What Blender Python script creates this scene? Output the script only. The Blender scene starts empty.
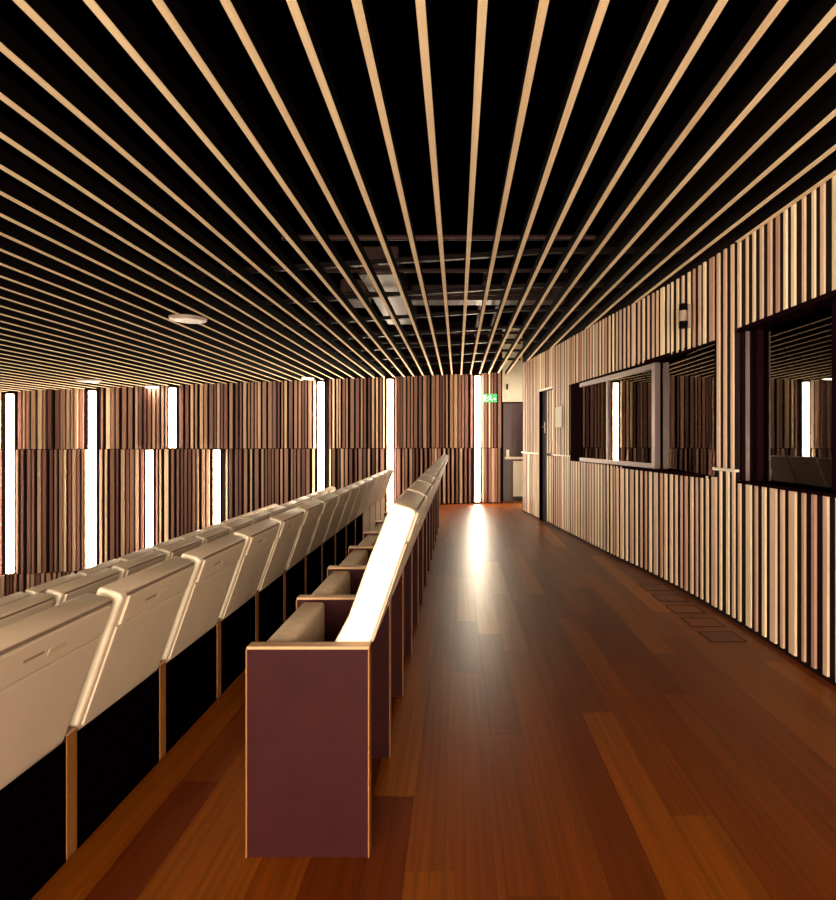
import bpy, bmesh, math, random
from mathutils import Vector, Matrix
random.seed(7)
sc = bpy.context.scene
COL = sc.collection

# ------------------------------------------------------------------ camera, world, exposure
F, VX, VY, EYE = 570.0, 457.5, 440.5, 1.30          # focal length (px), vanishing point (px), eye height (m)
cam = bpy.data.cameras.new('camera')
cam.sensor_fit = 'HORIZONTAL'; cam.sensor_width = 36.0
cam.lens = F / 836.0 * 36.0
cam.shift_x = -(VX - 418.0) / 836.0
cam.shift_y = -(450.0 - VY) / 836.0
cam.clip_start = 0.05; cam.clip_end = 100
camo = bpy.data.objects.new('camera', cam); COL.objects.link(camo)
camo.location = (0, 0, EYE); camo.rotation_euler = (math.radians(90), 0, 0)
sc.camera = camo
w = bpy.data.worlds.new('world'); sc.world = w; w.use_nodes = True
w.node_tree.nodes['Background'].inputs[0].default_value = (0.02, 0.008, 0.006, 1)
w.node_tree.nodes['Background'].inputs[1].default_value = 0.3
sc.view_settings.view_transform = 'Standard'
try: sc.view_settings.look = 'None'
except Exception: pass
sc.view_settings.gamma = 1.0
sc.view_settings.use_curve_mapping = False
sc.view_settings.exposure = 3.2
TUBE_STRENGTH = 8.5            # tubes on the far wall
REAR_STRENGTH = 26.0           # tubes on the wall behind the camera
TUBE_COLOR = (1.0, 0.82, 0.60)

# ------------------------------------------------------------------ materials
def mat(name, col, rough=0.5, metal=0.0, spec=0.5, emit=None, estr=0.0):
    m = bpy.data.materials.new(name); m.use_nodes = True
    b = m.node_tree.nodes['Principled BSDF']
    b.inputs['Base Color'].default_value = (*col, 1)
    b.inputs['Roughness'].default_value = rough
    b.inputs['Metallic'].default_value = metal
    b.inputs['Specular IOR Level'].default_value = spec
    if emit:
        b.inputs['Emission Color'].default_value = (*emit, 1)
        b.inputs['Emission Strength'].default_value = estr
    return m
def bsdf(m): return m.node_tree.nodes['Principled BSDF']
def wood(name, stops, rough, grain_scale, grain_amt, spec=0.5, bump=0.0):
    """colour by object random through a ramp, streaky grain along one world axis"""
    m = mat(name, (1, 1, 1), rough, 0, spec); nt = m.node_tree; b = bsdf(m)
    oi = nt.nodes.new('ShaderNodeObjectInfo')
    cr = nt.nodes.new('ShaderNodeValToRGB'); cr.color_ramp.interpolation = 'LINEAR'
    el = cr.color_ramp.elements
    while len(el) < len(stops): el.new(0.5)
    for e, (p, c) in zip(el, stops): e.position = p; e.color = (*c, 1)
    nt.links.new(oi.outputs['Random'], cr.inputs[0])
    geo = nt.nodes.new('ShaderNodeNewGeometry')
    add = nt.nodes.new('ShaderNodeVectorMath'); add.operation = 'MULTIPLY_ADD'
    comb = nt.nodes.new('ShaderNodeCombineXYZ')
    for i in range(3): nt.links.new(oi.outputs['Random'], comb.inputs[i])
    add.inputs[1].default_value = grain_scale
    nt.links.new(geo.outputs['Position'], add.inputs[0])
    mul = nt.nodes.new('ShaderNodeVectorMath'); mul.operation = 'SCALE'; mul.inputs['Scale'].default_value = 37.0
    nt.links.new(comb.outputs[0], mul.inputs[0]); nt.links.new(mul.outputs[0], add.inputs[2])
    nz = nt.nodes.new('ShaderNodeTexNoise'); nz.inputs['Scale'].default_value = 1.0; nz.inputs['Detail'].default_value = 5
    nz.inputs['Roughness'].default_value = 0.65
    nt.links.new(add.outputs[0], nz.inputs['Vector'])
    mr = nt.nodes.new('ShaderNodeMapRange')
    mr.inputs[1].default_value = 0.3; mr.inputs[2].default_value = 0.7
    mr.inputs[3].default_value = 1 - grain_amt; mr.inputs[4].default_value = 1 + grain_amt
    nt.links.new(nz.outputs[0], mr.inputs[0])
    mx = nt.nodes.new('ShaderNodeVectorMath'); mx.operation = 'SCALE'
    nt.links.new(cr.outputs[0], mx.inputs[0]); nt.links.new(mr.outputs[0], mx.inputs['Scale'])
    nt.links.new(mx.outputs[0], b.inputs['Base Color'])
    if bump:
        bp = nt.nodes.new('ShaderNodeBump'); bp.inputs['Strength'].default_value = bump; bp.inputs['Distance'].default_value = 0.002
        nt.links.new(nz.outputs[0], bp.inputs['Height']); nt.links.new(bp.outputs[0], b.inputs['Normal'])
    return m
def mottled(m, scale, amt, dark):
    nt = m.node_tree; b = bsdf(m); c = tuple(b.inputs['Base Color'].default_value)[:3]
    nz = nt.nodes.new('ShaderNodeTexNoise'); nz.inputs['Scale'].default_value = scale; nz.inputs['Detail'].default_value = 4
    tc = nt.nodes.new('ShaderNodeTexCoord'); nt.links.new(tc.outputs['Object'], nz.inputs['Vector'])
    cr = nt.nodes.new('ShaderNodeValToRGB')
    cr.color_ramp.elements[0].position = 0.3; cr.color_ramp.elements[0].color = (*[x * dark for x in c], 1)
    cr.color_ramp.elements[1].position = 0.7; cr.color_ramp.elements[1].color = (*c, 1)
    nt.links.new(nz.outputs[0], cr.inputs[0]); nt.links.new(cr.outputs[0], b.inputs['Base Color'])
    return m

M = {}
M['plank'] = wood('floor_plank_wood', [(0.0, (0.080, 0.012, 0.0004)), (0.45, (0.130, 0.027, 0.0008)), (0.8, (0.165, 0.040, 0.0011)), (1.0, (0.26, 0.076, 0.002))],
                  0.37, (60, 0.8, 20), 0.36, 0.24, 0.0)
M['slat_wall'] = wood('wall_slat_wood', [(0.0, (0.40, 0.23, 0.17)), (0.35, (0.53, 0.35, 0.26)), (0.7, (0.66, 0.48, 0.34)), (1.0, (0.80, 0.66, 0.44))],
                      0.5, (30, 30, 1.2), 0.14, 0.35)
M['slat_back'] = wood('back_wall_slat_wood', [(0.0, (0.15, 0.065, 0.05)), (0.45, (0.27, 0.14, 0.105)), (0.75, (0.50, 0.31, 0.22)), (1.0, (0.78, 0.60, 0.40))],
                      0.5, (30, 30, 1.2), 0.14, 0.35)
M['slat_ceil'] = wood('ceiling_slat_wood', [(0.0, (0.80, 0.60, 0.39)), (1.0, (0.88, 0.69, 0.46))], 0.85, (40, 1.2, 20), 0.12, 0.03)
M['fin_dark'] = mat('ceiling_fin_black', (0.0022, 0.0006, 0.0006), 0.8, 0, 0.05)
M['void'] = mat('void_black', (0.0008, 0.0001, 0.0001), 0.95, 0, 0.0)
M['backing'] = mat('dark_maroon_backing', (0.007, 0.001, 0.001), 0.7, 0, 0.1)
M['brown_wall'] = mottled(mat('brown_wall', (0.16, 0.08, 0.055), 0.7, 0, 0.2), 3, 0.2, 0.7)
M['cream'] = mottled(mat('cream_seat_upholstery', (0.585, 0.475, 0.365), 0.5, 0, 0.3), 6, 0.1, 0.93)
M['cushion'] = mottled(mat('beige_cushion_fabric', (0.64, 0.50, 0.37), 0.8, 0, 0.2), 40, 0.1, 0.85)
M['maroon'] = wood('maroon_stained_panel', [(0.0, (0.021, 0.0036, 0.0044)), (1.0, (0.024, 0.0042, 0.0050))], 0.55, (9, 9, 7), 0.16, 0.07)
M['edge'] = wood('plywood_edge', [(0.0, (0.19, 0.072, 0.014)), (1.0, (0.23, 0.09, 0.02))], 0.5, (12, 12, 3), 0.15, 0.4)
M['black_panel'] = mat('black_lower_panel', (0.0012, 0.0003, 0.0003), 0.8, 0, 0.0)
M['rim'] = mat('lit_seat_side', (0.86, 0.80, 0.66), 0.45)  # paler than the cream: light from behind painted onto the backrest sides
M['notice'] = mat('notice_cream', (0.42, 0.38, 0.26), 0.6)
M['hatch'] = mat('hatch_gap', (0.028, 0.006, 0.001), 0.6, 0, 0.2)
M['armrest'] = wood('armrest_wood', [(0.0, (0.36, 0.21, 0.11)), (1.0, (0.42, 0.25, 0.14))], 0.5, (8, 30, 12), 0.12, 0.3)
M['cap_shadow'] = mat('cap_shadow_line', (0.20, 0.135, 0.10), 0.7)  # dark colour painting the shadow line below the cap edge
M['plate'] = mat('seat_number_plate', (0.66, 0.54, 0.40), 0.35, 0.3, 0.5)
M['slot'] = mat('dark_slot', (0.26, 0.18, 0.12), 0.6)
M['tube'] = mat('tube_glow', (0.9, 0.9, 0.85), 0.5, 0, 0.2, TUBE_COLOR, TUBE_STRENGTH)
M['tube_rear'] = mat('tube_glow_rear', (0.9, 0.9, 0.85), 0.5, 0, 0.2, TUBE_COLOR, REAR_STRENGTH)
M['housing'] = mat('tube_housing', (0.35, 0.27, 0.2), 0.5, 0.2)
M['alu'] = mat('aluminium_frame', (0.15, 0.11, 0.11), 0.4, 0.4)
M['dark_metal'] = mat('dark_metal', (0.005, 0.0009, 0.0009), 0.45, 0.1, 0.15)
M['jamb'] = mat('dark_plum_jamb', (0.009, 0.0028, 0.004), 0.75, 0, 0.0)
M['pale_strip'] = mat('pale_strip', (0.72, 0.62, 0.50), 0.4)
M['white'] = mottled(mat('white_plaster', (0.80, 0.74, 0.62), 0.7, 0, 0.2), 2, 0.1, 0.95)
M['plum'] = mottled(mat('plum_door_paint', (0.045, 0.013, 0.018), 0.35), 3, 0.2, 0.8)
M['duct'] = mat('galvanised_duct', (0.045, 0.020, 0.020), 0.45, 0.3, 0.3)
M['green'] = mat('exit_green', (0.05, 0.42, 0.16), 0.5, 0, 0.3, (0.05, 0.50, 0.17), 0.06)
M['sign_white'] = mat('exit_white', (0.8, 0.9, 0.8), 0.5, 0, 0.3, (0.8, 1.0, 0.8), 0.06)
M['disc'] = mat('pale_disc', (0.30, 0.22, 0.19), 0.5)
M['lamp'] = mat('downlight_glow', (0.9, 0.9, 0.8), 0.5, 0, 0.2, (1.0, 0.86, 0.66), 3.0)
M['lobby'] = mat('lobby_lamp_glow', (0.9, 0.9, 0.8), 0.5, 0, 0.2, (1.0, 0.86, 0.66), 14.0)
M['terrace'] = mottled(mat('dark_carpet', (0.05, 0.018, 0.014), 0.9, 0, 0.1), 20, 0.2, 0.7)
def glass_mat():
    m = bpy.data.materials.new('window_glass'); m.use_nodes = True; nt = m.node_tree; nt.nodes.clear()
    out = nt.nodes.new('ShaderNodeOutputMaterial'); mix = nt.nodes.new('ShaderNodeMixShader')
    tr = nt.nodes.new('ShaderNodeBsdfTransparent'); tr.inputs[0].default_value = (0.75, 0.62, 0.62, 1)
    gl = nt.nodes.new('ShaderNodeBsdfGlossy'); gl.inputs['Roughness'].default_value = 0.01; gl.inputs[0].default_value = (1, 0.93, 0.88, 1)
    fr = nt.nodes.new('ShaderNodeFresnel'); fr.inputs[0].default_value = 2.1
    nt.links.new(fr.outputs[0], mix.inputs[0]); nt.links.new(tr.outputs[0], mix.inputs[1]); nt.links.new(gl.outputs[0], mix.inputs[2])
    nt.links.new(mix.outputs[0], out.inputs[0]); return m
M['glass'] = glass_mat()

# ------------------------------------------------------------------ helpers
def tag(o, label=None, cat=None, group=None, kind=None):
    if label: o['label'] = label
    if cat: o['category'] = cat
    if group: o['group'] = group
    if kind: o['kind'] = kind
    return o
def link(o, parent=None):
    COL.objects.link(o)
    if parent is not None: o.parent = parent
    return o
def empty(name, loc=(0, 0, 0), rz=0):
    o = bpy.data.objects.new(name, None); o.empty_display_size = 0.1
    o.location = loc; o.rotation_euler = (0, 0, rz); return link(o)
class MB:
    def __init__(s): s.v = []; s.f = []; s.mi = []
    def poly(s, pts, faces, mi=0):
        n = len(s.v); s.v += [tuple(p) for p in pts]
        for f in faces: s.f.append([n + i for i in f]); s.mi.append(mi)
    def box(s, a, b, mi=0):
        x0, y0, z0 = a; x1, y1, z1 = b
        s.poly([(x0,y0,z0),(x1,y0,z0),(x1,y1,z0),(x0,y1,z0),(x0,y0,z1),(x1,y0,z1),(x1,y1,z1),(x0,y1,z1)],
               [(0,3,2,1),(4,5,6,7),(0,1,5,4),(1,2,6,5),(2,3,7,6),(3,0,4,7)], mi)
    def prism(s, quad, z0, z1, mi=0):                      # quad: ccw xy points
        n = len(quad)
        s.poly([(x, y, z0) for x, y in quad] + [(x, y, z1) for x, y in quad],
               [tuple(range(n))[::-1], tuple(range(n, 2 * n))] + [(i, (i + 1) % n, n + (i + 1) % n, n + i) for i in range(n)], mi)
    def extr(s, prof, y0, y1, mi=0):                       # prof: xz points, extruded along y
        n = len(prof)
        s.poly([(x, y0, z) for x, z in prof] + [(x, y1, z) for x, z in prof],
               [tuple(range(n)), tuple(range(n, 2 * n))[::-1]] + [(i, n + i, n + (i + 1) % n, (i + 1) % n) for i in range(n)], mi)
    def cyl(s, p, q, r, n=12, mi=0, r2=None):
        p = Vector(p); q = Vector(q); d = (q - p).normalized(); u = d.orthogonal().normalized(); v = d.cross(u)
        r2 = r if r2 is None else r2
        pts = [p + (u * math.cos(a) + v * math.sin(a)) * r for a in [2 * math.pi * i / n for i in range(n)]]
        pts += [q + (u * math.cos(a) + v * math.sin(a)) * r2 for a in [2 * math.pi * i / n for i in range(n)]]
        s.poly(pts, [tuple(range(n))[::-1], tuple(range(n, 2 * n))] + [(i, (i + 1) % n, n + (i + 1) % n, n + i) for i in range(n)], mi)
    def mesh(s, name, mats, bevel=0, seg=2, smooth=False):
        me = bpy.data.meshes.new(name); me.from_pydata(s.v, [], s.f)
        if not isinstance(mats, (list, tuple)): mats = [mats]
        for m in mats: me.materials.append(m)
        for p, i in zip(me.polygons, s.mi): p.material_index = i
        bm = bmesh.new(); bm.from_mesh(me); bmesh.ops.recalc_face_normals(bm, faces=bm.faces)
        if bevel:
            es = [e for e in bm.edges if len(e.link_faces) == 2 and e.calc_face_angle(0) > 0.5]
            bmesh.ops.bevel(bm, geom=es, offset=bevel, segments=seg, profile=0.5, affect='EDGES', clamp_overlap=True)
        bm.to_mesh(me); bm.free()
        if smooth:
            for p in me.polygons: p.use_smooth = True
            me.set_sharp_from_angle(angle=math.radians(38))
        return me
    def build(s, name, mats, parent=None, bevel=0, seg=2, smooth=False):
        return link(bpy.data.objects.new(name, s.mesh(name, mats, bevel, seg, smooth)), parent)
def boxobj(name, a, b, m, parent=None, bevel=0):
    k = MB(); k.box(a, b); return k.build(name, m, parent, bevel)
def unit_mesh(name, m):                                    # unit box, origin at bottom centre: x width, y depth, z height
    k = MB(); k.box((-.5, -.5, 0), (.5, .5, 1)); return k.mesh(name, m)
def inst(name, me, parent, loc, scale, rz=0):
    o = bpy.data.objects.new(name, me); o.location = loc; o.scale = scale; o.rotation_euler = (0, 0, rz)
    return link(o, parent)
def copy_tree(o, parent=None):
    c = o.copy(); COL.objects.link(c); c.parent = parent
    for ch in list(o.children): copy_tree(ch, c)
    return c

# ------------------------------------------------------------------ shape of the place
def ceil_z(x): return EYE + (1.342 + 0.065 * x if x < 0.77 else 1.392)
def back_y(x): return 11.68 + 0.235 * min(x, 0.6)
BACK_A = math.atan(0.235)
WK = [(-4.0, 1.98), (2.9, 1.98), (4.2, 1.965), (5.35, 1.875), (6.53, 1.70), (8.2, 1.495), (9.32, 1.335), (10.45, 1.175)]
def wall_x(y):
    if y <= WK[0][0]: return WK[0][1]
    for i in range(len(WK) - 1):
        (a, xa), (b, xb) = WK[i], WK[i + 1]
        if y <= b:
            def sl(j):
                if j <= 0: return 0.0
                if j >= len(WK) - 1: return (WK[-1][1] - WK[-2][1]) / (WK[-1][0] - WK[-2][0])
                return (WK[j + 1][1] - WK[j - 1][1]) / (WK[j + 1][0] - WK[j - 1][0])
            t = (y - a) / (b - a); h = b - a
            return ((2*t**3 - 3*t*t + 1) * xa + (t**3 - 2*t*t + t) * h * sl(i) + (-2*t**3 + 3*t*t) * xb + (t**3 - t*t) * h * sl(i + 1))
    return WK[-1][1]
def wall_tan(y): return (wall_x(y + .05) - wall_x(y - .05)) / .1

# ------------------------------------------------------------------ floor
FX0, FX1 = -1.208, 1.99
k = MB(); k.box((FX0, -3.6, -0.30), (3.9, 12.6, -0.016))
floor = k.build('floor', M['backing']); tag(floor, 'reddish brown plank floor of the aisle beside the slatted curved wall', 'floor', kind='structure')
PW = 0.150
plank_meshes = {}
def plank_mesh(L):
    if L not in plank_meshes:
        k = MB(); k.box((0, 0, -0.016), (PW - 0.0007, L - 0.001, 0)); plank_meshes[L] = k.mesh('plank', M['plank'])
    return plank_meshes[L]
ncol = int(math.ceil((1.97 - FX0) / PW))
for c in range(ncol):
    x = FX0 + c * PW
    y = 0.35 - random.random() * 0.9
    ymax = 12.25
    yy = 10.5
    while yy > -1 and wall_x(yy) < x: yy -= 0.25
    if x > 1.45: ymax = yy + 0.5
    while y < ymax:
        L = random.choice([0.9, 1.3, 1.7, 2.1])
        L = min(L, round(max(0.3, ymax - y), 1))
        o = bpy.data.objects.new('plank', plank_mesh(L)); o.location = (x, y, 0); link(o, floor)
        y += L
# terraces stepping down to the left
steps = [(-1.212, -0.27), (-2.18, -0.565), (-3.13, -0.855)]
x, z = -3.13, -0.855
while x > -9: x -= 0.95; z -= 0.25; steps.append((x, z))
k = MB()
for i, (x, z) in enumerate(steps):
    x1 = steps[i + 1][0] if i + 1 < len(steps) else -10.0
    k.box((x1, -3.6, -3.6), (x, 12.3, z))
tag(k.build('floor_terrace', M['terrace']), 'dark stepped terraces carrying the rows of seats', 'floor', kind='structure')
# floor hatches beside the right wall
for i, yc in enumerate((3.77, 4.07, 4.385, 4.70, 5.02)):
    e = empty('floor_hatch', (1.75, yc, 0.0))
    k = MB(); a, b, t = 0.118, 0.098, 0.007
    k.box((-a, -b, 0.0), (a, -b + t, 0.004)); k.box((-a, b - t, 0.0), (a, b, 0.004))
    k.box((-a, -b, 0.0), (-a + t, b, 0.004)); k.box((a - t, -b, 0.0), (a, b, 0.004))
    k.build('frame', M['hatch'], e)
    boxobj('lid', (-a + t, -b + t, 0.0), (a - t, b - t, 0.0025), M['plank'], e)
    n = ['first of five, farthest from the exit', 'second of five', 'middle of five', 'fourth of five', 'last of five, towards the exit'][i]
    tag(e, 'flush wooden floor hatch by the slatted wall, ' + n, 'hatch', 'floor hatches along the slatted wall')

# ------------------------------------------------------------------ ceiling
k = MB(); k.box((-10.2, -3.8, 3.75), (4.0, 12.9, 3.85))
ceiling = k.build('ceiling', M['void']); tag(ceiling, 'black ceiling void above long pale wooden slats', 'ceiling', kind='structure')
def slat_end(x):
    if x < 0.93: return back_y(x) - 0.04
    if x < 1.19: return 12.2
    y = 10.45
    while y > 0 and wall_x(y) < x + 0.02: y -= 0.05
    return y
for kk in range(-46, 11):
    x = 0.0777 + 0.191 * kk
    y1 = slat_end(x)
    if kk == 10: x = 1.966; y1 = 4.0
    zb = ceil_z(x)
    k = MB(); wd = 0.0148; y0 = -3.4
    k.box((-wd, y0, 0), (wd, y1, 0.004), 0)
    k.box((-wd + .003, y0, 0.004), (wd - .003, y1, 0.085), 1)
    o = k.build('slat', [M['slat_ceil'], M['fin_dark']], ceiling); o.location = (x, 0, zb)
for j in range(16):                                        # transverse carriers above the slats
    y = 4.5 + j * 1.0
    if y > 11: continue
    k = MB(); xs = [-8.8, -6, -3, 0.77, max(1.0, wall_x(y) - .02)]
    for a, b in zip(xs, xs[1:]):
        za, zb = ceil_z(a) + 0.087, ceil_z(b) + 0.087
        k.poly([(a, y - .02, za), (b, y - .02, zb), (b, y + .02, zb), (a, y + .02, za), (a, y - .02, za + .04), (b, y - .02, zb + .04), (b, y + .02, zb + .04), (a, y + .02, za + .04)],
               [(0,3,2,1),(4,5,6,7),(0,1,5,4),(1,2,6,5),(2,3,7,6),(3,0,4,7)])
    k.build('carrier', M['dark_metal'], ceiling)

# ------------------------------------------------------------------ back wall
BX0, BX1 = -9.6, 0.93
k = MB()
k.prism([(BX0, back_y(BX0)), (0.6, back_y(0.6)), (BX1, back_y(0.6)), (BX1, back_y(0.6) + .25), (BX0, back_y(BX0) + .25)], -3.6, 3.75)
wall_back = k.build('wall_back', M['backing']); tag(wall_back, 'far wall clad in uneven vertical wooden slats with glowing tubes', 'wall', kind='structure')
def px_back(px):                                           # pixel column -> x on the back wall
    r = (px - VX) / F
    x = 11.68 * r / (1 - 0.235 * r)
    return x if x < 0.6 else r * back_y(0.6)
TUBES = [(11, 'full', 'tall glowing tube light on the far wall, last one before the stage end'),
         (93, 'full', 'tall glowing tube light standing beside the short upper tube'),
         (173, 'up', 'short glowing tube light in the upper slats only, ending at the panel joint'),
         (150, 'low', 'glowing tube light in the lower slats directly beside the short upper tube'),
         (217, 'low', 'glowing tube light in the lower slats with only dark slats above it'),
         (321, 'full', 'tall glowing tube light beside the bright ceiling downlight'),
         (390, 'full', 'tall glowing tube light rising behind the far end of the seat rows'),
         (477, 'full', 'tall glowing tube light beside the green exit sign, reaching the wooden floor')]
JZ, JZ2 = 1.145, -1.01
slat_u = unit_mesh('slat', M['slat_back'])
tube_x = [(px_back(p), kd) for p, kd, _ in TUBES]
def tier(z0f, z1f, kinds, xa, xb):
    x = xa
    while x < xb:
        wd = random.choice([0.030, 0.036, 0.042, 0.05, 0.062]); dp = random.choice([0.03, 0.04, 0.05])
        xc = x + wd / 2
        if not any(kd in kinds and abs(xc - tx) < 0.075 + wd / 2 for tx, kd in tube_x):
            z0, z1 = z0f(xc), z1f(xc)
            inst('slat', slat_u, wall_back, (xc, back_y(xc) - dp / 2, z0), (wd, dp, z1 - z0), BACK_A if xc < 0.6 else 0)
        x += wd + random.choice([0.018, 0.026, 0.036, 0.052])
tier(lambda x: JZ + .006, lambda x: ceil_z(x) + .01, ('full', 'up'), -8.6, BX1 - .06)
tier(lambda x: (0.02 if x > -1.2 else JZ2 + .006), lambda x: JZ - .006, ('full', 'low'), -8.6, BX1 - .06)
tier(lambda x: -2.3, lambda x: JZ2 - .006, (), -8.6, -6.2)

def tube(loc, h, rz, label, wd=0.105, glow='tube'):
    e = empty('tube_light', loc, rz)
    boxobj('housing', (-wd / 2 - .012, -.035, -.0), (wd / 2 + .012, -.002, h), M['housing'], e)
    k = MB(); pr = []
    n = 8
    pr = [(wd / 2 * math.cos(math.pi * i / n), -.035 - .05 * math.sin(math.pi * i / n)) for i in range(n + 1)]
    k.prism(pr[::-1], 0.02, h - 0.02); k.build('diffuser', M[glow], e)
    for z in (0.0, h - .018):
        k = MB(); k.prism([(x * 1.05, y) for x, y in pr][::-1], z, z + .018); k.build('end_cap', M['pale_strip'], e)
    return tag(e, label, 'light', 'tube lights on the slatted walls')
for (px, kd, lab), (tx, _) in zip(TUBES, tube_x):
    top = ceil_z(tx) - .03
    z0, z1 = {'full': ((0.03 if tx > -1.2 else JZ2 + .01), top), 'up': (JZ + .01, top), 'low': (JZ2 + .01, JZ - .01)}[kd]
    tube((tx, back_y(tx), z0), z1 - z0, BACK_A if tx < 0.6 else 0, lab)

# ------------------------------------------------------------------ wall behind the camera and stage side wall
wr = boxobj('wall_rear', (-10.2, -3.85, -3.6), (4.0, -3.6, 3.75), M['brown_wall']); tag(wr, 'plain brown end wall of the auditorium', 'wall', kind='structure')
wl = boxobj('wall_left', (-10.2, -3.6, -3.6), (-10.0, 12.9, 3.75), M['brown_wall']); tag(wl, 'plain brown wall on the stage side', 'wall', kind='structure')
for i, x in enumerate((-2.6, -1.3, -0.3, 0.6, 1.5)):
    z0 = 0.05 if x > -1.2 else -0.6
    tube((x, -3.6, z0), ceil_z(x) - .03 - z0, math.pi, 'glowing tube light on the plain brown end wall, %s from the slatted curved wall' % ['fifth', 'fourth', 'third', 'second', 'first'][i], glow='tube_rear')

# ------------------------------------------------------------------ right wall (curved, slatted)
W1 = (4.36, 7.85); W2 = (2.05, 4.02); D2 = (8.66, 9.32); WZ0, WZ1 = 1.02, 2.07
OFF = 0.02
def strip(k, y0, y1, z0, z1, off0=OFF, off1=0.22):
    n = max(1, int((y1 - y0) / 0.35))
    for i in range(n):
        a = y0 + (y1 - y0) * i / n; b = y0 + (y1 - y0) * (i + 1) / n
        k.prism([(wall_x(a) + off0, a), (wall_x(a) + off1, a), (wall_x(b) + off1, b), (wall_x(b) + off0, b)], z0, z1)
YE = 10.45
k = MB()
strip(k, -3.6, D2[0], -0.016, WZ0); strip(k, D2[1], YE, -0.016, WZ0)
strip(k, -3.6, YE, 2.12, 3.75)
strip(k, -3.6, W2[0], WZ0, 2.12); strip(k, W2[1], W1[0], WZ0, 2.12); strip(k, W1[1], D2[0], WZ0, 2.12); strip(k, D2[1], YE, WZ0, 2.12)
strip(k, W2[0], W2[1], WZ1, 2.12); strip(k, W1[0], W1[1], WZ1, 2.12)
wall_right = k.build('wall_right', M['backing']); tag(wall_right, 'curved side wall clad in pale vertical slats with windows and doors', 'wall', kind='structure')
slat_r = unit_mesh('slat', M['slat_wall'])
def inw(y, r): return r[0] - 0.02 < y < r[1] + 0.02
def rslats(z0f, z1f, skip, seed):
    rnd = random.Random(seed); y = 0.9
    while y < YE - .03:
        wd = rnd.choice([0.024, 0.030, 0.030, 0.034, 0.036, 0.062]); gap = rnd.choice([0.052, 0.060, 0.066, 0.072])
        yc = y + wd / 2; tn = wall_tan(yc)
        if not skip(yc):
            dp = rnd.choice([0.010, 0.012, 0.014]); z0, z1 = z0f(yc), z1f(yc)
            inst('slat', slat_r, wall_right, (wall_x(yc) + OFF - dp / 2 - .0005, yc, z0), (dp, wd, z1 - z0), -math.atan(tn))
        y += (wd + gap) / math.sqrt(1 + tn * tn)
def in_win(y): return inw(y, W1) or inw(y, W2)
def ztop(y): return ceil_z(wall_x(y)) + .02
rslats(lambda y: 0.03, lambda y: WZ0 if in_win(y) else 1.075, lambda y: inw(y, D2), 3)
rslats(lambda y: WZ1 if in_win(y) else (2.12 if inw(y, D2) else 1.095), ztop, lambda y: False, 5)

def along(P, Q, t): return (P[0] + (Q[0] - P[0]) * t, P[1] + (Q[1] - P[1]) * t)
def px_t(P, Q, px):                                        # where a pixel column meets the line PQ in plan
    r = (px - VX) / F; dx, dy = Q[0] - P[0], Q[1] - P[1]
    return (r * P[1] - P[0]) / (dx - r * dy)
def barp(k, P, Q, t0, t1, o0, o1, z0, z1, mi=0):           # bar between t0 and t1 on PQ, from offset o0 to o1 outwards
    dx, dy = Q[0] - P[0], Q[1] - P[1]; L = math.hypot(dx, dy); nx, ny = dy / L, -dx / L
    if nx < 0: nx, ny = -nx, -ny
    a, b = along(P, Q, t0), along(P, Q, t1)
    q = [(a[0] + nx * o0, a[1] + ny * o0), (b[0] + nx * o0, b[1] + ny * o0), (b[0] + nx * o1, b[1] + ny * o1), (a[0] + nx * o1, a[1] + ny * o1)]
    k.prism(q, z0, z1, mi); return L

# window 1: framed pair of panes and a recessed third pane
P, Q = (wall_x(W1[0]) + .02, W1[0]), (wall_x(W1[1]) + .02, W1[1]); L1 = math.hypot(Q[0] - P[0], Q[1] - P[1])
win = empty('window_1', (0, 0, 0)); tag(win, 'booth window with two framed panes and one recessed pane in the slatted wall', 'window', kind='structure')
def bar(name, m, parent, t0, t1, o0, o1, z0, z1, PQ=None):
    k = MB(); barp(k, *(PQ or (P, Q)), t0, t1, o0, o1, z0, z1); return k.build(name, m, parent)
bar('head', M['jamb'], win, 0, 1, .02, .24, WZ1 - .02, WZ1 + .02)
bar('sill', M['jamb'], win, 0, 1, .0, .24, WZ0 - .02, WZ0 + .008)
bar('jamb', M['jamb'], win, 1 - .36 / L1, 1, .0, .24, WZ0, WZ1)
bar('jamb', M['jamb'], win, 0, .012, .06, .24, WZ0, WZ1)
ys = 5.52; A = (wall_x(ys) + .045, ys); LF = 7.52 - ys; B = (A[0] - math.tan(math.radians(8.5)) * LF, 7.52)   # framed pair, slightly turned
FR = (A, B); LF = math.hypot(B[0] - A[0], B[1] - A[1]); tm = px_t(A, B, 606.5)
bar('frame_rail', M['alu'], win, 0, 1, .0, .045, WZ1 - .07, WZ1 - .02, FR)
bar('frame_rail', M['alu'], win, 0, 1, .0, .045, WZ0 + .008, WZ0 + .055, FR)
bar('stile', M['alu'], win, -.045 / LF, .02 / LF, -.01, .045, WZ0 + .008, WZ1 - .02, FR)
bar('stile', M['alu'], win, tm - .018 / LF, tm + .018 / LF, .005, .045, WZ0 + .055, WZ1 - .07, FR)
bar('pane', M['glass'], win, tm + .018 / LF, 1, .022, .028, WZ0 + .055, WZ1 - .07, FR)
bar('pane', M['glass'], win, .02 / LF, tm - .018 / LF, .022, .028, WZ0 + .055, WZ1 - .07, FR)
bar('pane', M['glass'], win, 0, 1, .0, .006, WZ0 + .008, WZ1 - .02, ((1.968, 4.362), (1.963, 5.60)))
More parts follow.
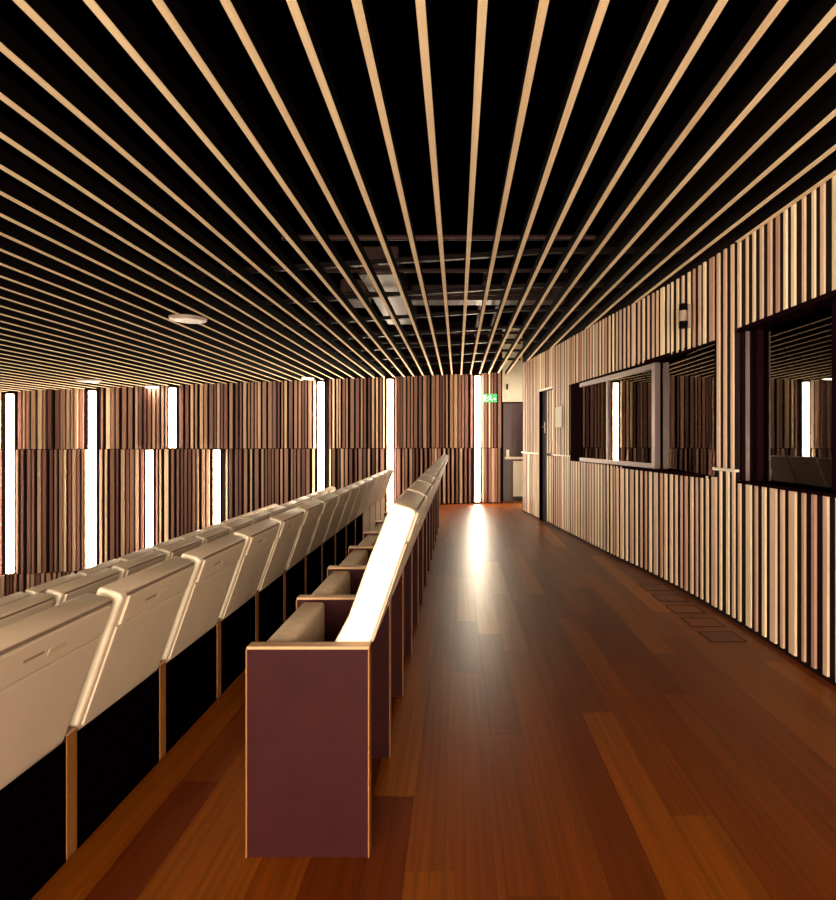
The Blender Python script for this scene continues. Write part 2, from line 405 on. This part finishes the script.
# window 2
P, Q = (1.98, W2[0]), (wall_x(W2[1]), W2[1]); L2 = Q[1] - P[1]
win = empty('window_2', (0, 0, 0)); tag(win, 'wide dark booth window with a deep plum reveal in the slatted wall', 'window', kind='structure')
bar('head', M['jamb'], win, 0, 1, .0, .26, WZ1 - .01, WZ1 + .02)
bar('sill', M['jamb'], win, 0, 1, .0, .26, WZ0 - .02, WZ0 + .0)
bar('jamb', M['jamb'], win, 1 - .03 / L2, 1, .02, .26, WZ0, WZ1)
bar('stile', M['alu'], win, 1 - .058 / L2, 1 - .046 / L2, .035, .06, WZ0, WZ1 - .01)
bar('stile', M['jamb'], win, 1 - .12 / L2, 1 - .075 / L2, .08, .17, WZ0, WZ1 - .01)
tr = (3.09 - W2[0]) / L2
bar('stile', M['jamb'], win, tr - .03, tr + .02, .08, .17, WZ0, WZ1 - .01)
bar('pane', M['glass'], win, tr + .02, 1 - .12 / L2, .12, .126, WZ0, WZ1 - .01)
bar('pane', M['glass'], win, 0.0, tr - .03, .12, .126, WZ0, WZ1 - .01)
# dark booth behind the windows
k = MB(); k.box((3.7, 1.6, 0.6), (3.8, 8.5, 2.6)); k.box((2.3, 1.5, 0.6), (3.8, 1.6, 2.6)); k.box((1.75, 8.35, 0.6), (3.8, 8.45, 2.6))
n = 14
for i in range(n):
    a = 1.6 + 6.8 * i / n; b = 1.6 + 6.8 * (i + 1) / n
    for z in (0.6, 2.5):
        k.prism([(wall_x(a) + .225, a), (3.75, a), (3.75, b), (wall_x(b) + .225, b)], z, z + .1)
tag(k.build('wall_booth', M['backing']), 'dark control booth interior behind the windows', 'wall', kind='structure')
# pale strips at the panel joint
for (a, b) in ((W2[1] + .01, W1[0] - .01), (9.36, YE - .02), (W1[1] + .02, D2[0] - .02)):
    k = MB(); n = 4
    for i in range(n):
        y0 = a + (b - a) * i / n; y1 = a + (b - a) * (i + 1) / n
        k.prism([(wall_x(y0) - .012, y0), (wall_x(y0) + .03, y0), (wall_x(y1) + .03, y1), (wall_x(y1) - .012, y1)], 1.076, 1.094)
    k.build('joint_strip', M['pale_strip'], wall_right)

# door 2: slatted door in a recess
P, Q = (wall_x(D2[0]), D2[0]), (wall_x(D2[1]), D2[1])
d2 = empty('door_2', (0, 0, 0)); tag(d2, 'narrow slatted door recessed in the curved side wall', 'door', kind='structure')
bar('leaf', M['backing'], d2, 0, 1, .04, .10, 0, 2.10)
bar('head', M['pale_strip'], d2, 0, 1, .0, .10, 2.10, 2.125)
bar('jamb', M['black_panel'], d2, .95, 1.0, .0, .04, 0, 2.10)
for (t0, t1) in ((.05, .11), (.22, .29), (.42, .47)):
    bar('slat', M['slat_wall'], d2, t0, t1, .025, .04, .03, 1.06); bar('slat', M['slat_wall'], d2, t0, t1, .025, .04, 1.10, 2.08)
bar('handle_plate', M['alu'], d2, .66, .72, .03, .04, 1.42, 1.60)
k = MB(); c = along(P, Q, .68); k.cyl((c[0] - .02, c[1], 1.52), (c[0] + .035, c[1], 1.52), .012); k.build('handle', M['alu'], d2)

# exit corner: white wall, plum door, panic bar
k = MB()
k.box((0.93, 12.30, -0.016), (2.2, 12.45, 3.75))
k.box((0.90, 11.9, -0.016), (0.93, 12.30, 3.75))
tag(k.build('wall_exit', M['white']), 'white wall of the small exit lobby around the plum door', 'wall', kind='structure')
tag(boxobj('wall_lobby', (2.0, 10.45, -0.016), (2.2, 12.30, 3.75), M['white']), 'white side wall of the small exit lobby', 'wall', kind='structure')
d1 = empty('door_1', (0.985, 12.30, 0)); tag(d1, 'plum exit door with a pale push bar in the white lobby wall', 'door', kind='structure')
boxobj('leaf', (0, -.05, 0.0), (0.85, -.005, 2.10), M['plum'], d1)
boxobj('frame', (-.03, -.06, 0.0), (0, 0.0, 2.13), M['jamb'], d1); boxobj('head', (0, -.06, 2.10), (0.85, 0, 2.13), M['jamb'], d1)
boxobj('push_bar', (0.03, -.13, 0.90), (0.60, -.10, 0.95), M['white'], d1)
boxobj('bar_bracket', (0.06, -.10, 0.90), (0.12, -.05, 1.10), M['white'], d1)
boxobj('door_glare', (0.21, -.06, 0.10), (0.60, -.05, 0.86), M['white'], d1)  # pale slab standing in for light reflected on the glossy leaf
ls = boxobj('wall_sign', (1.05, 12.27, 2.40), (1.09, 12.30, 2.52), M['dark_metal']); tag(ls, 'tiny dark plate on the white wall above the plum door', 'sign')

# ------------------------------------------------------------------ exit sign
sx = (490 - VX) / F * 11.62
es = empty('exit_sign', (sx, back_y(0.6) - .06, 2.09)); tag(es, 'green emergency exit sign with white running figure on the far wall', 'sign')
boxobj('body', (-.15, -.03, 0), (.15, .02, .165), M['green'], es)
k = MB(); yf = -.034
def flat(pts): 
    n = len(pts); k.poly([(x, yf, z) for x, z in pts] + [(x, -.03, z) for x, z in pts], [tuple(range(n)), tuple(range(n, 2*n))[::-1]] + [(i, n+i, n+(i+1) % n, (i+1) % n) for i in range(n)])
flat([(-.13, .02), (-.075, .02), (-.075, .145), (-.13, .145)])                       # doorway
flat([(.01 + .014 * math.cos(a), .135 + .014 * math.sin(a)) for a in [i * math.pi / 4 for i in range(8)]])   # head
flat([(-.03, .115), (.0, .12), (.02, .08), (-.005, .07)])                             # torso
flat([(-.005, .07), (.02, .08), (.05, .05), (.038, .035)]); flat([(.038, .035), (.05, .05), (.06, .02), (.045, .02)])
flat([(-.005, .07), (.012, .075), (-.01, .04), (-.028, .045)]); flat([(-.028, .045), (-.01, .04), (-.05, .018), (-.06, .03)])
flat([(-.03, .115), (-.02, .105), (-.05, .075), (-.06, .085)]); flat([(.0, .12), (.012, .105), (.045, .1), (.045, .112)])
flat([(.075, .075), (.105, .075), (.105, .1), (.14, .065), (.105, .03), (.105, .055), (.075, .055)])          # arrow
k.build('pictogram', M['sign_white'], es)

# notice plate and wall spotlight on the right wall
yn = 8.28; tn = wall_tan(yn)
nb = empty('notice_plate', (wall_x(yn) - .008, yn, 1.50), -math.atan(tn)); tag(nb, 'cream notice plate on the slats between the slatted door and booth window', 'sign')
boxobj('plate', (-.012, -.15, 0), (.0, .15, .29), M['notice'], nb); boxobj('border', (-.004, -.165, -.012), (.004, .165, .302), M['alu'], nb)
yn = 4.74; ws = empty('wall_spotlight', (wall_x(yn) - .006, yn, 2.26)); tag(ws, 'small wall spotlight with black top and bottom caps above the booth window', 'light')
boxobj('bracket', (-.02, -.03, -.02), (.004, .03, .17), M['disc'], ws)
k = MB(); k.cyl((-.05, 0, .03), (-.05, 0, .12), .028, 14); k.build('body', M['disc'], ws)
for z in (-.025, .12):
    k = MB(); k.cyl((-.05, 0, z), (-.05, 0, z + .055), .034, 14); k.build('cap', M['fin_dark'], ws)

# ------------------------------------------------------------------ ceiling discs and ducts
def px_ceil(px, py):
    u = (px - VX) / (VY - py); x = u * 1.342 / (1 - .065 * u); z = ceil_z(x); return x, (z - EYE) * F / (VY - py), z
def disc(px, py, r, glow, label):
    x, y, z = px_ceil(px, py); e = empty('ceiling_lamp', (x, y, z - .03))
    k = MB(); k.cyl((0, 0, .03), (0, 0, .008), r, 32, 0, r * .96); k.build('rim', M['disc'], e)
    k = MB(); k.cyl((0, 0, .008), (0, 0, .002), r * .82, 32); k.build('diffuser', M['lamp'] if glow else M['disc'], e)
    tag(e, label, 'lamp', 'round ceiling lamps')
disc(188, 318, .17, False, 'pale grey round lamp, unlit, hung under the slats above the seats')
disc(88, 380, .18, False, 'pale round lamp close above the far wall by the tall tube')
disc(308, 377.6, .12, True, 'bright lit round lamp in the ceiling beside a tall tube light')
disc(152, 386, .12, True, 'small bright round lamp at the wall top near the short tube')
disc(76, 390.3, .10, True, 'small bright round lamp at the wall top between two tall tubes')
e = empty('ceiling_lamp', (1.55, 11.3, 2.60)); k = MB(); k.cyl((0, 0, .05), (0, 0, 0), .15, 24); k.build('rim', M['disc'], e)
k = MB(); k.cyl((0, 0, 0), (0, 0, -.01), .13, 24); k.build('diffuser', M['lobby'], e)
tag(e, 'round lamp over the small white exit lobby', 'lamp')
def duct(name, a, b, label, cat, m='duct'):
    o = boxobj(name, a, b, M[m], None, 0.015); tag(o, label, cat)
duct('air_duct', (-1.05, 6.0, 3.05), (-0.62, 8.6, 3.35), 'grey metal air duct running above the ceiling slats', 'duct')
duct('duct_box', (-1.38, 6.7, 2.95), (-1.07, 7.1, 3.2), 'grey metal junction box hung beside the air duct above the slats', 'box')
duct('air_duct', (-0.6, 7.3, 3.1), (1.4, 7.6, 3.3), 'grey cross duct branching from the air duct above the slats', 'duct')
for i, (y, z) in enumerate(((4.55, 2.92), (5.7, 3.0), (6.6, 3.0), (9.0, 3.0), (9.9, 3.0))):
    k = MB(); k.cyl((-1.4, y, z), (1.1, y, z), .022, 10); o = k.build('pipe', M['duct'])
    tag(o, '%s of five thin cross pipes above the slats, counted towards the tube wall' % ['first', 'second', 'third', 'fourth', 'last'][i], 'pipe', 'pipes above the ceiling slats')
for i, x in enumerate((0.35, 0.62)):
    k = MB(); k.cyl((x, 7.0, 3.38), (x, 11.3, 3.38), .03, 10); o = k.build('pipe', M['duct'])
    tag(o, 'lengthwise metal pipe above the slats, ' + ['closer to the air duct', 'closer to the curved wall'][i], 'pipe', 'lengthwise pipes above the slats')

# ------------------------------------------------------------------ seats
PITCH = 0.555; GAP = 0.045
def make_seat():
    root = empty('theatre_seat', (0, 0, 0))
    y0, y1 = GAP + .006, PITCH - .006
    prof = [(-.175, .40), (-.150, .55), (-.120, .652), (-.075, .736), (-.047, .813), (-.010, .916), (.055, 1.080), (.060, 1.093), (.069, 1.100), (.122, 1.085), (.138, 1.076), (.142, 1.064), (.105, .962), (.053, .812), (-.010, .632), (-.07, .60), (-.11, .40)]
    k = MB(); k.extr(prof, y0, y1); k.mi[0] = 1; k.mi[1] = 1  # both end faces get the paler colour with the light painted in
    back = k.build('backrest', [M['cream'], M['rim']], root, .008, 3, True)
    top, bot = Vector((.145, 1.077)), Vector((-.010, .632)); d = (bot - top).normalized(); n = Vector((-d.y, d.x))
    if n.x < 0: n = -n
    def plate(name, m, t0, t1, ya, yb, o0, o1, parent, bev=0):
        a, b = top + d * t0, top + d * t1; k = MB()
        k.extr([tuple(a + n * o0), tuple(a + n * o1), tuple(b + n * o1), tuple(b + n * o0)], ya, yb); return k.build(name, m, parent, bev)
    plate('back_panel', M['cream'], .118, .455, y0 + .022, y1 - .012, -.004, .006, root, .003)
    band = plate('headrest_band', M['cream'], .012, .112, y0 + .03, y1 - .008, -.004, .009, root, .004)
    plate('cap_shadow', M['cap_shadow'], .004, .0105, y0 + .02, y1 - .004, -.004, .003, root)  # thin strip painted as the cap edge's shadow
    plate('number_plate', M['plate'], .060, .080, .29, .35, .006, .0105, band)
    plate('slot', M['slot'], .056, .064, .20, .27, .006, .0100, band)
    k = MB(); k.box((-.357, y0, .22), (-.263, y1, .645)); k.build('seat_cushion', M['cushion'], root, .016, 3, True)
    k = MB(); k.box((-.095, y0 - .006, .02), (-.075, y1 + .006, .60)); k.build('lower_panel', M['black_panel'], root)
    side_panel(root, 0.0)
    return root
def side_panel(root, y):
    k = MB(); k.box((-.381, y + .003, 0), (-.004, y + GAP - .003, .648)); sp = k.build('side_panel', M['maroon'], root)
    boxobj('edge_strip', (-.004, y, 0), (0, y + GAP, .648), M['edge'], sp)
    boxobj('armrest', (-.383, y, .648), (0, y + GAP, .658), M['armrest'], sp, .003)
    boxobj('front_edge_strip', (-.385, y, 0), (-.381, y + GAP, .648), M['edge'], sp)
proto = make_seat()
ORD = ['first', 'second', 'third', 'fourth', 'fifth', 'sixth', 'seventh', 'eighth', 'ninth', 'tenth', 'eleventh', 'twelfth', 'thirteenth', 'fourteenth', 'fifteenth']
rows = [('aisle row with the maroon end panel', -.275, 1.775, 0.0, 12, 'seats of the aisle row', True),
        ('first row below the aisle row', -1.215, 1.775 - PITCH, -.27, 15, 'seats of the first row below the aisle row', False),
        ('second row below the aisle row', -2.18, 1.775 + PITCH, -.565, 13, 'seats of the second row below the aisle row', False),
        ('third row below the aisle row', -3.13, 1.775 + 3 * PITCH, -.855, 11, 'seats of the third row below the aisle row', False)]
used = False
for name, x, y, z, n, grp, near in rows:
    for i in range(n):
        if not used: s = proto; used = True
        else: s = copy_tree(proto)
        s.location = (x, y + i * PITCH, z)
        if near: lab = 'cream flip-up seat, %s from the maroon end panel in the aisle row' % ORD[i]
        else: lab = 'cream seat in the %s, %s from the glowing tube wall' % (name, ORD[n - 1 - i])
        tag(s, lab, 'seat', grp)
        if not near:
            for c in s.children:
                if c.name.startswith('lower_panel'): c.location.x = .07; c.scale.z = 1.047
        if name.startswith('first') and s.location.y > 6.9:
            for c in s.children:
                if c.name.startswith('lower_panel'):
                    c.data = c.data.copy(); c.data.materials[0] = M['cushion']; c['label'] = 'beige lower panel'
        if i == n - 1: side_panel(s, PITCH)
